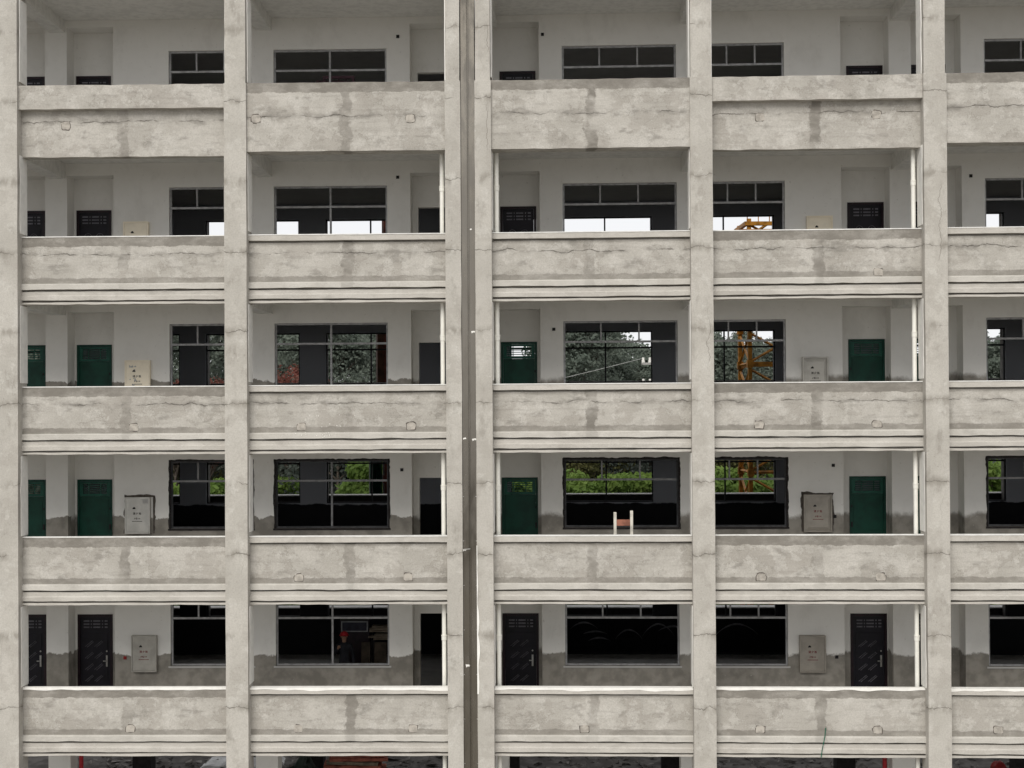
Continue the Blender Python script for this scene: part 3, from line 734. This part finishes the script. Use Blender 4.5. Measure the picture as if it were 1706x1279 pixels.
# lowest gallery, left wing: things stored in the dark room
def board(k, u, y, z, w, h, mat, lab, tilt=.12, nm='board', cat='board', group=None):
    root = empty(nm, wpos(k, u, y, z), ANG[k]); root.rotation_euler.x = -tilt
    t = MB(); t.box(-w/2, w/2, 0, .03, 0, h); t.build('sheet', M[mat], root, bevel=.004)
    tag(root, lab, cat, group); return root
board('L', -3.27, 5.5, FZ(1)+.03, .25, 1.2, 'darkwood', 'brown board leaning in the dark lowest-gallery room, narrower one nearer the person', group='boards leaning in the dark room')
board('L', -2.86, 5.5, FZ(1)+.03, .34, 1.2, 'darkwood', 'wider brown board leaning in the dark lowest-gallery room under the stacked planks', group='boards leaning in the dark room')
root = empty('storage_cabinet', wpos('L', -3.72, 6.6, FZ(1)+.03), ANG['L']); tag(root, 'dark cabinet with a thin pale frame on its front in the lowest left room', 'cabinet')
t = MB(); t.box(-.42, .42, 0, .45, 0, 1.66); t.build('body', M['secframe'], root)
t = MB(); t.box(-.35, .35, -.012, -.001, 1.36, 1.60); t.build('front_panel', M['slateblue'], root)
t = MB()
for q in ((-.38, -.353, 1.33, 1.63), (.353, .38, 1.33, 1.63), (-.352, .352, 1.603, 1.63), (-.352, .352, 1.33, 1.357)): t.box(q[0], q[1], -.02, -.001, q[2], q[3])
t.build('frame', M['alu'], root)
root = empty('plank_stack', wpos('L', -2.82, 6.7, FZ(1)+.03), ANG['L']); tag(root, 'planks stacked on a low rack in the dark lowest-gallery room of the left wing', 'planks')
for i in range(6):
    t = MB(); o_ = random.Random(i).uniform(-.1, .1); zz = 1.10+i*.06 + (.05 if i > 2 else 0)
    t.box(-.42+o_, .42+o_*.5, -.15, .15, zz, zz+.042); t.build('plank', M['wood'], root)
for q in (-.38, .38):
    t = MB(); t.box(q-.04, q+.04, -.12, .12, 0, 1.09); t.build('rack_leg', M['mortar'], root)

# a worker in a red hard hat standing in that room, one hand on the window bar
def skin(name, pts, edges, mats, pick, parent, sub=2, root_i=0):
    me = bpy.data.meshes.new(name); me.from_pydata([p[:3] for p in pts], edges, [])
    o = bpy.data.objects.new(name, me); COL.objects.link(o)
    md = o.modifiers.new('s', 'SKIN'); md.use_smooth_shade = True
    for i, p in enumerate(pts):
        r_ = p[3]; me.skin_vertices[0].data[i].radius = r_ if isinstance(r_, tuple) else (r_, r_)
        me.skin_vertices[0].data[i].use_root = (i == root_i)
    m2 = o.modifiers.new('d', 'SUBSURF'); m2.levels = sub; m2.render_levels = sub
    bpy.context.view_layer.update()
    em = bpy.data.meshes.new_from_object(o.evaluated_get(bpy.context.evaluated_depsgraph_get())); bpy.data.objects.remove(o)
    for m_ in mats: em.materials.append(m_)
    for p in em.polygons: p.material_index = pick(p.center); p.use_smooth = True
    n = bpy.data.objects.new(name, em); COL.objects.link(n); n.parent = parent; return n
PR = empty('person', wpos('L', -3.66, 4.15, FZ(1)+.03), ANG['L'] + .15)
tag(PR, 'person in dark clothes and a red hard hat holding the window bar, lowest left room', 'person')
pts = [(0, 0, .92, (.135, .10)), (0, 0, 1.08, (.125, .09)), (0, .01, 1.25, (.15, .10)), (0, .01, 1.37, (.14, .09)), (0, 0, 1.43, .058), (0, -.01, 1.49, .055),
       (-.17, .01, 1.36, .062), (-.25, -.06, 1.15, .048), (-.20, -.30, 1.27, .040), (-.16, -.46, 1.37, .030),      # raised arm
       (.17, .01, 1.36, .062), (.24, .02, 1.10, .048), (.25, -.05, .86, .036), (.25, -.07, .79, .030),
       (-.09, 0, .86, .09), (-.10, 0, .48, .062), (-.10, .02, .10, .045), (-.11, -.13, .04, .040),
       (.09, 0, .86, .09), (.10, 0, .48, .062), (.10, .02, .10, .045), (.11, -.13, .04, .040),
       (0, -.015, 1.54, (.070, .080)), (0, -.02, 1.62, (.076, .092)), (0, -.01, 1.68, (.062, .075))]
ed = [(0,1),(1,2),(2,3),(3,4),(4,5),(3,6),(6,7),(7,8),(8,9),(3,10),(10,11),(11,12),(12,13),(0,14),(14,15),(15,16),(16,17),(0,18),(18,19),(19,20),(20,21),(5,22),(22,23),(23,24)]
base = len(pts)
def hand(wi, d, up, side):
    w = Vector(pts[wi][:3]); d = Vector(d).normalized(); up = Vector(up).normalized(); sdv = d.cross(up)*side
    palm = w + d*.055; pts.append((*palm, (.034, .018))); pi_ = len(pts)-1; ed.append((wi, pi_))
    for k_, (off_, L) in enumerate(((-.030, .070), (-.010, .078), (.010, .074), (.029, .060))):
        a = palm + sdv*off_ + d*.035; b = a + d*L*.5 - up*.008; c = b + d*L*.32 - up*.026
        i = len(pts); pts.extend([(*a, .0095), (*b, .009), (*c, .0075)]); ed.extend([(pi_, i), (i, i+1), (i+1, i+2)])
    a = w + d*.03 - sdv*.035; b = a + d*.03 - sdv*.018 - up*.012
    i = len(pts); pts.extend([(*a, .011), (*b, .009)]); ed.extend([(wi, i), (i, i+1)])
hand(9, (.15, -.7, .65), (0, .6, .7), 1); hand(13, (0, -.12, -1), (1, 0, 0), -1)
def pick(c):
    if c.z > 1.455: return 1
    if c.y < -.45 and c.z > 1.2: return 1
    if c.x > .17 and c.z < .80: return 1
    if c.z < .10: return 3
    return 2 if c.z < .93 else 0
body = skin('body', pts, ed, [M['darkcloth'], M['skin'], M['trouser'], M['box']], pick, PR)
t = MB(); t.bar((0, -.105, 1.585), (0, -.128, 1.565), .010, n=6, r2=.016); t.build('nose', M['skin'], body)
for q in (-.03, .03):
    t = MB(); t.bar((q, -.100, 1.615), (q, -.106, 1.615), .011, n=8); t.build('eye', M['blackink'], body)
for q in (-.08, .08):
    t = MB(); t.bar((q, -.01, 1.58), (q, .0, 1.63), .014, n=6, r2=.02); t.build('ear', M['skin'], body)
t = MB(); t.box(-.025, .025, -.098, -.090, 1.545, 1.552); t.build('mouth', M['redink'], body)
bm = bmesh.new(); bmesh.ops.create_uvsphere(bm, u_segments=24, v_segments=14, radius=1)
for v in list(bm.verts):
    if v.co.z < -.02: bm.verts.remove(v)
for v in bm.verts:
    lo = v.co.z < .08; k_ = 1.18 if lo else 1
    v.co = Vector((v.co.x*.115*k_, v.co.y*.138*(k_+(.12 if lo and v.co.y < 0 else 0)) - .015, 1.635 + v.co.z*.115))
me = bpy.data.meshes.new('hard_hat'); bm.to_mesh(me); bm.free(); me.materials.append(M['helmet'])
for p in me.polygons: p.use_smooth = True
o = bpy.data.objects.new('hard_hat', me); COL.objects.link(o); o.parent = PR
# pale wave-like strokes drawn on the dark back wall, lowest gallery right wing
t = MB()
def arc(u0, u1, z0, h, w=.05):
    pr = None
    for i in range(15):
        f = i/14; u = u0+(u1-u0)*f; z = z0+h*math.sin(math.pi*f)**.8; ww = w*(.25+math.sin(math.pi*min(1, f*1.1)))
        c = ((u, z+ww*.5), (u, z-ww*.5))
        if pr: t.quad((pr[1][0], 0, pr[1][1]), (c[1][0], 0, c[1][1]), (c[0][0], 0, c[0][1]), (pr[0][0], 0, pr[0][1]))
        pr = c
for a in ((2.35, 3.2, 1.33-.55, .2), (2.75, 3.5, .62, .08), (3.75, 4.6, .45, .3), (4.6, 5.6, .55, .38), (5.1, 6.0, .72, .14), (6.9, 8.2, .6, .33), (2.9, 3.6, .4, .1)):
    arc(*a)
tag(t.build('wall_drawing', M['drawing'], WING['R'], (0, DR-.006, FZ(1)+.05)), kind='stuff')
# dark flat backing board (painted blackboard) behind those strokes
t = MB(); t.box(1.9, 9.0, DR-.004, DR-.002, .1, 1.19); t.build('blackboard_strip', M['boardblack'], WING['R'], (0, 0, FZ(1)))

# green cord hanging over the lowest ledge
t = MB(); pts = [(8.33, -.045, 5.35-1.62+.53), (8.30, -.07, 4.20-.0), (8.27, -.075, 4.02), (8.24, -.06, 3.86), (8.19, -.07, 3.66), (8.16, -.06, 3.42), (8.13, -.05, 3.25)]
pts = [(8.31, -.02, 3.93), (8.28, -.07, 3.75), (8.25, -.075, 3.60), (8.22, -.06, 3.45), (8.20, -.06, 3.32), (8.19, -.05, 3.24)]
for a, b in zip(pts[:-1], pts[1:]): t.bar(a, b, .011, n=6)
o = t.build('cord', M['net'], None, (JX, JY, 0)); o.rotation_euler.z = ANG['R']; tag(o, 'thin dark green cord hanging over the lowest ledge of the right wing', 'cord')

# ------------------------------------------------------------------ ground-level things under the building
for k, u, lab in (('L', -10.5, 'red standpipe at ground level beside the left pale pier'), ('R', 10.44, 'red standpipe at ground level beside the right pale pier')):
    t = MB(); t.bar((0, 0, 0), (0, 0, 3.6), .055, n=12); t.bar((0, 0, 1.1), (0, 0, 1.22), .075, n=12); t.bar((0, 0, 0), (0, 0, .03), .11, n=12)
    o = t.build('standpipe', M['redpaint'], None, wpos(k, u, 3.3, .05)); tag(o, lab, 'pipe', 'red standpipes under the building')
root = empty('board_pile', wpos('L', -4.05, 9.0, .05), ANG['L']+.05); tag(root, 'pile of red formwork boards under the left wing', 'boards')
rr = random.Random(3)
for i in range(9):
    t = MB(); w = rr.uniform(.7, .95); o_ = rr.uniform(-.1, .1); zz = i*.115
    t.box(-w+o_, w+o_, -.35, .35, zz, zz+.10); b = t.build('board', M['redboard'] if i % 3 else M['wood'], root, bevel=.006); b.rotation_euler = (0, rr.uniform(-.02, .05), rr.uniform(-.12, .12))
def crumple(name, k, u, y, w, d, h, mat, lab, cat, seed):
    t = MB(); n = 16
    for i in range(n+1):
        for j in range(n+1):
            x = (i/n-.5)*w; q = (j/n-.5)*d; e = max(0, 1-max(abs(i/n-.5), abs(j/n-.5))**2*4)
            z = h*e**.6*(.65+.6*mnoise.noise(Vector((x*1.9, q*1.9, seed)))) + .05*abs(mnoise.noise(Vector((x*6, q*6, seed))))
            t.v.append((x, q, max(0, z)))
    for i in range(n):
        for j in range(n):
            a = i*(n+1)+j; t.f.append((a, a+n+1, a+n+2, a+1)); t.mi.append(0)
    o = t.build(name, M[mat], None, wpos(k, u, y, .055)); o.rotation_euler.z = ANG[k]; tag(o, lab, cat)
crumple('tarpaulin', 'L', -5.55, 8.0, 1.6, 2.0, 1.35, 'tarp', 'dark green tarpaulin heaped over something under the left wing', 'tarpaulin', 3)
crumple('plastic_sheet', 'L', -8.0, 11.4, 2.6, 1.3, .35, 'plastic', 'crumpled white plastic sheet on the ground behind the left wing', 'plastic sheet', 8)
crumple('cloth_heap', 'R', 15.7, 10.8, .45, .4, .5, 'redplastic', 'small red heap on the rubble under the far right bay', 'cloth', 5)
t = MB(); t.bar((-9.9, 0, .25), (-6.2, .5, .55), .03, n=6); o = t.build('bamboo_pole', M['wood'], None, wpos('L', 0, 12.4, .05)); tag(o, 'long pale pole lying across the rubble behind the left wing', 'pole')
t = MB(); rr = random.Random(12)
for i in range(5200):
    x = rr.uniform(-14, 19); y = JY + rr.uniform(9.8, 19); s = rr.choice((.05, .07, .1, .16, .25))*rr.uniform(.7, 1.3)
    zb = max(0, (y-JY-11)*.11) if y-JY > 11 else 0
    zb = min(zb, .7)*(.7+.5*mnoise.noise(Vector((x*.5, y*.5, 0))))
    p = [Vector((rr.uniform(-1, 1), rr.uniform(-1, 1), rr.uniform(-.7, .7))).normalized()*s*rr.uniform(.7, 1) for _ in range(4)]
    n0 = len(t.v); t.v += [(x+q.x, y+q.y, max(0, zb)+.06+q.z*.6) for q in p]
    for f in ((0,1,2),(0,2,3),(0,3,1),(1,3,2)): t.f.append(tuple(n0+q for q in f)); t.mi.append(0)
tag(t.build('rubble', M['rock']), kind='stuff')
t = MB(); nx, ny = 70, 16
for i in range(nx+1):
    for j in range(ny+1):
        x = -18+40*i/nx; y = JY+10.6+10*j/ny; q = y-JY
        t.v.append((x, y, .02+min(max(0, (q-11)*.11), .75)*(.7+.5*mnoise.noise(Vector((x*.5, y*.5, 0))))+.1*abs(mnoise.noise(Vector((x*2.5, y*2.5, 1))))))
for i in range(nx):
    for j in range(ny):
        a = i*(ny+1)+j; t.f.append((a, a+ny+1, a+ny+2, a+1)); t.mi.append(0)
tag(t.build('spoil_bank', simple('spoil', (.085, .078, .072), .97, scale=2.5, col2=(.16, .15, .14), bump=.6)), kind='structure')

# ------------------------------------------------------------------ crane mast, hoist, pole behind the building
def lattice(name, loc, w, h, sec, mat, label, cat, leg=.09, rz=0.0, ladder=True, faces=4):
    root = empty(name, loc, rz); tag(root, label, cat)
    c = [(-w/2, -w/2), (w/2, -w/2), (w/2, w/2), (-w/2, w/2)]
    for x, y in c:
        t = MB(); t.box(x-leg, x+leg, y-leg, y+leg, 0, h); t.build('leg', M[mat], root)
    n = int(h/sec)
    for i in range(n):
        t = MB(); z0 = i*sec; z1 = z0+sec
        for q in range(4):
            a, b = c[q], c[(q+1) % 4]
            if faces == 2 and q == 2: continue
            if faces == 2 and i % 2 == 0 and q != 1: t.box(min(a[0], b[0]), max(a[0], b[0]), min(a[1], b[1])-.05, max(a[1], b[1])+.05, z0-.02, z0+.16)
            t.bar((a[0], a[1], z0+.1), (b[0], b[1], z0+.1), .06)
            t.bar((a[0], a[1], z0+.15), (b[0], b[1], z1-.1), .045); t.bar((b[0], b[1], z0+.15), (a[0], a[1], z1-.1), .045)
            t.box(a[0]-leg*1.5, a[0]+leg*1.5, a[1]-leg*1.5, a[1]+leg*1.5, z0-.05, z0+.22)
        t.build('mast_section', M[mat], root)
    if ladder:
        t = MB()
        for q in (-.2, .2): t.bar((q+.25, 0, 0), (q+.25, 0, h), .022)
        for i in range(int(h/.35)): t.bar((.05, 0, i*.35), (.45, 0, i*.35), .014)
        t.build('ladder', M[mat], root)
    return root
lattice('tower_crane', (9.42, 49.2, 0), 1.85, 18.3, 1.30, 'crane', 'orange lattice crane mast seen through the right-wing windows', 'crane', .07, .02, False, 2)
crane = bpy.data.objects['tower_crane']
t = MB()
for z in (17.55, 18.05):
    t.box(-1.1, 1.1, -1.05, -.93, z, z+.14); t.box(-1.1, 1.1, .93, 1.05, z, z+.14); t.box(-1.1, -.98, -.92, .92, z, z+.14); t.box(.98, 1.1, -.92, .92, z, z+.14)
for i in range(6): t.bar((-1.0+.4*i, -1.0, 18.15), (-1.0+.4*i, -1.0, 18.95), .022)
t.bar((-1.05, -1.0, 18.95), (1.05, -1.0, 18.95), .025); t.bar((-1.05, -1.0, 18.55), (1.05, -1.0, 18.55), .02)
t.bar((-1.0, -1.0, 17.6), (-.2, -1.0, 18.15), .05); t.bar((.9, -1.0, 17.6), (0, -1.0, 18.15), .05)
t.build('working_platform', M['crane'], crane)
root = lattice('builders_hoist', (-4.05, 47.5, 0), .85, 19.2, 1.5, 'hoist', 'rust-red lattice hoist mast seen at the right edge of the left-wing windows', 'hoist', .10, .15)
t = MB(); t.box(-.75, -.4, -.5, .5, 12.2, 15.4); t.build('hoist_panel', M['hoistpanel'], root)
# green net on a scaffold beside the hoist
root = empty('safety_net', (-4.98, 47.0, 0)); tag(root, 'green safety netting on thin poles beside the rust-red hoist', 'netting')
t = MB(); n = 24
for i in range(n+1):
    for j in range(21):
        x = -.02+.42*i/n; z = 1.0+9.6*j/20
        t.v.append((x, .12*math.sin(i*1.7+j*.4)+.05*math.sin(i*4.1), z + .12*math.sin(i*.8)))
for i in range(n):
    for j in range(20):
        a = i*21+j; t.f.append((a, a+21, a+22, a+1)); t.mi.append(0)
t.build('net', M['net'], root)
for q in (-.05, .42):
    t = MB(); t.bar((q, .15, 0), (q, .15, 11.6), .03, n=8); t.build('pole', M['wire'], root)
t = MB(); t.bar((-.1, .18, 11.0), (.5, .18, 11.0), .03, n=8); t.build('rail', M['wire'], root)
# utility pole and its wires
UP = (6.72, 63.0, 0)
root = empty('utility_pole', UP, .15); tag(root, 'pale utility pole with white insulators in front of the wood, seen through the right wing', 'utility pole')
t = MB(); t.bar((0, 0, 0), (0, 0, 13.9), .17, n=10, r2=.11); t.build('pole', M['polec'], root)
for z in (13.6, 12.6):
    t = MB(); t.box(-.7, .7, -.05, .05, z, z+.1); t.build('cross_arm', M['polec'], root)
    for q in (-.62, -.3, .5):
        t = MB(); t.bar((q, 0, z+.1), (q, 0, z+.22), .075, n=8); t.bar((q, 0, z+.22), (q, 0, z+.34), .055, n=8); t.build('insulator', M['white'], root)
t = MB()
for i, (z, q) in enumerate(((13.9, -.62), (12.85, -.62))):
    pr = None
    for j in range(13):
        f = j/12; p = (UP[0]+q-f*26, UP[1]+f*9, z-4.2*f+4.5*(f*f-f)*.5)
        if pr: t.bar(pr, p, .018, n=5)
        pr = p
o = t.build('overhead_wires', M['wire']); tag(o, 'pale overhead wires slanting down left from the utility pole', 'wires')

# ------------------------------------------------------------------ trees
def tree_meshes(seed, h, cr, cb, nl, ls, leafmat, gap=.5, trunk_r=.16, clumps=26, squash=1.0, sheen=0):
    """crown from cb*h to h, radius cr: clumps of leaf quads on limbs"""
    r = random.Random(seed); tr = MB(); tr.bar((0, 0, 0), (0, 0, h*.55), trunk_r, n=7, r2=trunk_r*.6); tr.bar((0, 0, h*.55), (r.uniform(-.3, .3), r.uniform(-.3, .3), h*.93), trunk_r*.6, n=6, r2=trunk_r*.15)
    cl = []
    for i in range(clumps):
        f = r.random()**.85; z = h*(cb+(1-cb)*f); prof = math.sin(math.pi*min(1, .12+.83*f))**.7
        a = r.uniform(0, 6.283); d = cr*prof*math.sqrt(r.random())*.92
        p = Vector((d*math.cos(a), d*math.sin(a), z)); cl.append((p, cr*r.uniform(.22, .40)*(.55+.6*prof)))
        b = Vector((0, 0, max(h*.18, z-d*.9))); tr.bar(b, p, trunk_r*.28, n=5, r2=.02)
    lf = MB(); per = nl//clumps
    for p, rad in cl:
        for _ in range(per):
            q = Vector((r.gauss(0, 1), r.gauss(0, 1), r.gauss(0, 1))); q = q.normalized()*rad*(r.random()**.45)
            q.z *= .72*squash; c = p+q
            nrm = (q.normalized()*.7 + Vector((r.uniform(-1, 1), r.uniform(-1, 1), r.uniform(-.3, 1)))).normalized()
            a = nrm.orthogonal().normalized(); b = nrm.cross(a); t_ = r.uniform(0, 6.283)
            a, b = a*math.cos(t_)+b*math.sin(t_), b*math.cos(t_)-a*math.sin(t_)
            s = ls*r.uniform(.6, 1.3)
            i0 = len(lf.v); lf.v += [tuple(c-a*s), tuple(c+b*s*.5), tuple(c+a*s), tuple(c-b*s*.5)]
            lf.f.append((i0, i0+1, i0+2, i0+3)); lf.mi.append(0)
    def me(m, nm, mt):
        x = bpy.data.meshes.new(nm); x.from_pydata(m.v, [], m.f); x.materials.append(mt); return x
    return me(tr, 'trunk', M['bark']), me(lf, 'crown', leafmat)
KIND = {
 'tall_tree': [tree_meshes(s, 16.3, 3.4, .10, 13000, .125, M['leafdark'], clumps=70) for s in (1, 2, 3)],
 'dark_tree': [tree_meshes(s, 10.5, 3.3, .08, 11000, .115, M['leafblack'], clumps=50) for s in (11, 12)],
 'olive_tree': [tree_meshes(s, 10.0, 3.0, .15, 9000, .11, M['leafolive'], clumps=44) for s in (21, 22)],
 'bright_bush': [tree_meshes(s, 8.2, 2.6, .05, 9000, .14, M['leafbright'], clumps=44) for s in (31, 32)],
 'red_tree': [tree_meshes(s, 13.6, 3.0, .70, 7000, .10, M['leafred'], clumps=60) for s in (41,)],
}
TL = {'tall_tree': ('tall grey-green tree of the wood seen through %s', 'trees of the wood behind the block'),
      'dark_tree': ('very dark round tree standing low behind %s', 'dark trees behind the block'),
      'olive_tree': ('yellowish olive tree behind the hedge row, seen through %s', 'olive trees behind the block'),
      'bright_bush': ('bright green leafy bush close behind %s', 'bright bushes behind the block'),
      'red_tree': ('reddish-leaved tree before the green wood, seen through %s', 'red trees behind the block')}
SEEN = ((80, 'the far left doors'), (320, 'the leftmost window, left edge'), (425, 'the leftmost window, beside the column'), (500, 'the second window, left half'), (700, 'the second window, right half'),
        (925, 'the vent right of the joint'), (1005, 'the third window, left half'), (1100, 'the third window, right half'), (1150, 'the third window, right edge'), (1215, 'the fourth window, left of the crane'), (1400, 'the fourth window, behind the crane'), (3000, 'the far right window'))
rt = random.Random(5)
def plant(kind, px, y, sc, lab=None):
    x = (px-853)/2240*y
    tm, cm = rt.choice(KIND[kind]); l0, grp = TL[kind]
    root = empty(kind, (x, y, gh(x, y)), rt.uniform(0, 6.28)); root.scale = (sc*rt.uniform(.9, 1.1), sc*rt.uniform(.9, 1.1), sc)
    tag(root, lab or l0 % next(n for p, n in SEEN if px < p), 'bush' if kind == 'bright_bush' else 'tree', grp)
    for nm, me in (('trunk', tm), ('crown', cm)):
        o = bpy.data.objects.new(nm, me); COL.objects.link(o); o.parent = root
for i in range(20):                       # left wood
    plant('tall_tree', -8+i*36, 80+rt.uniform(-6, 9), rt.uniform(1.0, 1.2))
for px, y, s in ((928, 78, 1.04), (948, 84, 1.1), (968, 78, 1.07), (987, 88, 1.05), (1012, 97, 1.01), (1030, 90, .92), (1040, 104, 1.04), (1060, 92, .92), (1072, 102, .98), (1088, 94, .95), (1100, 92, .97), (1140, 84, 1.0), (1185, 83, 1.0), (1205, 90, .98), (1222, 84, 1.0), (1245, 97, 1.0), (1262, 95, .98), (1281, 99, 1.0), (1300, 95, .98), (1345, 88, .95), (1600, 84, 1.0), (1640, 88, .98), (1680, 85, 1.0), (1730, 88, 1.0), (815, 86, .8), (730, 86, 1.05), (765, 80, 1.0)):
    plant('tall_tree', px, y, s)
for px, y, s in ((560, 66, 1.06), (590, 70, 1.08), (625, 68, 1.08), (655, 71, 1.0), (530, 72, 1.0), (1010, 71, .98), (1045, 73, 1.0), (1080, 70, .97), (1110, 73, 1.0), (1262, 74, .95), (430, 72, .93)):
    plant('dark_tree', px, y, s)
for px, y, s in ((940, 70, 1.0), (965, 72, 1.05), (992, 71, 1.0), (1195, 73, .98), (1285, 72, .95), (300, 73, .93), (475, 74, .9), (395, 75, .88)):
    plant('olive_tree', px, y, s)
for i in range(17):
    plant('bright_bush', 925+i*25, 61+rt.uniform(-1.5, 1.5), rt.uniform(.96, 1.05))
plant('bright_bush', 612, 57, 1.13, 'largest rounded bright green bush, beside the green netting behind the second window')
for px, y, s in ((588, 58, 1.0), (640, 58, 1.04), (480, 66, .98), (465, 65, 1.0), (500, 66, .95), (350, 62, .98), (378, 63, 1.0), (290, 62, .98), (1650, 62, 1.08), (1680, 62, 1.05), (860, 62, 1.0), (890, 61, 1.02)):
    plant('bright_bush', px, y, s)
plant('red_tree', 480, 70, 1.0); plant('red_tree', 346, 70, .96); plant('red_tree', 290, 70, .96)
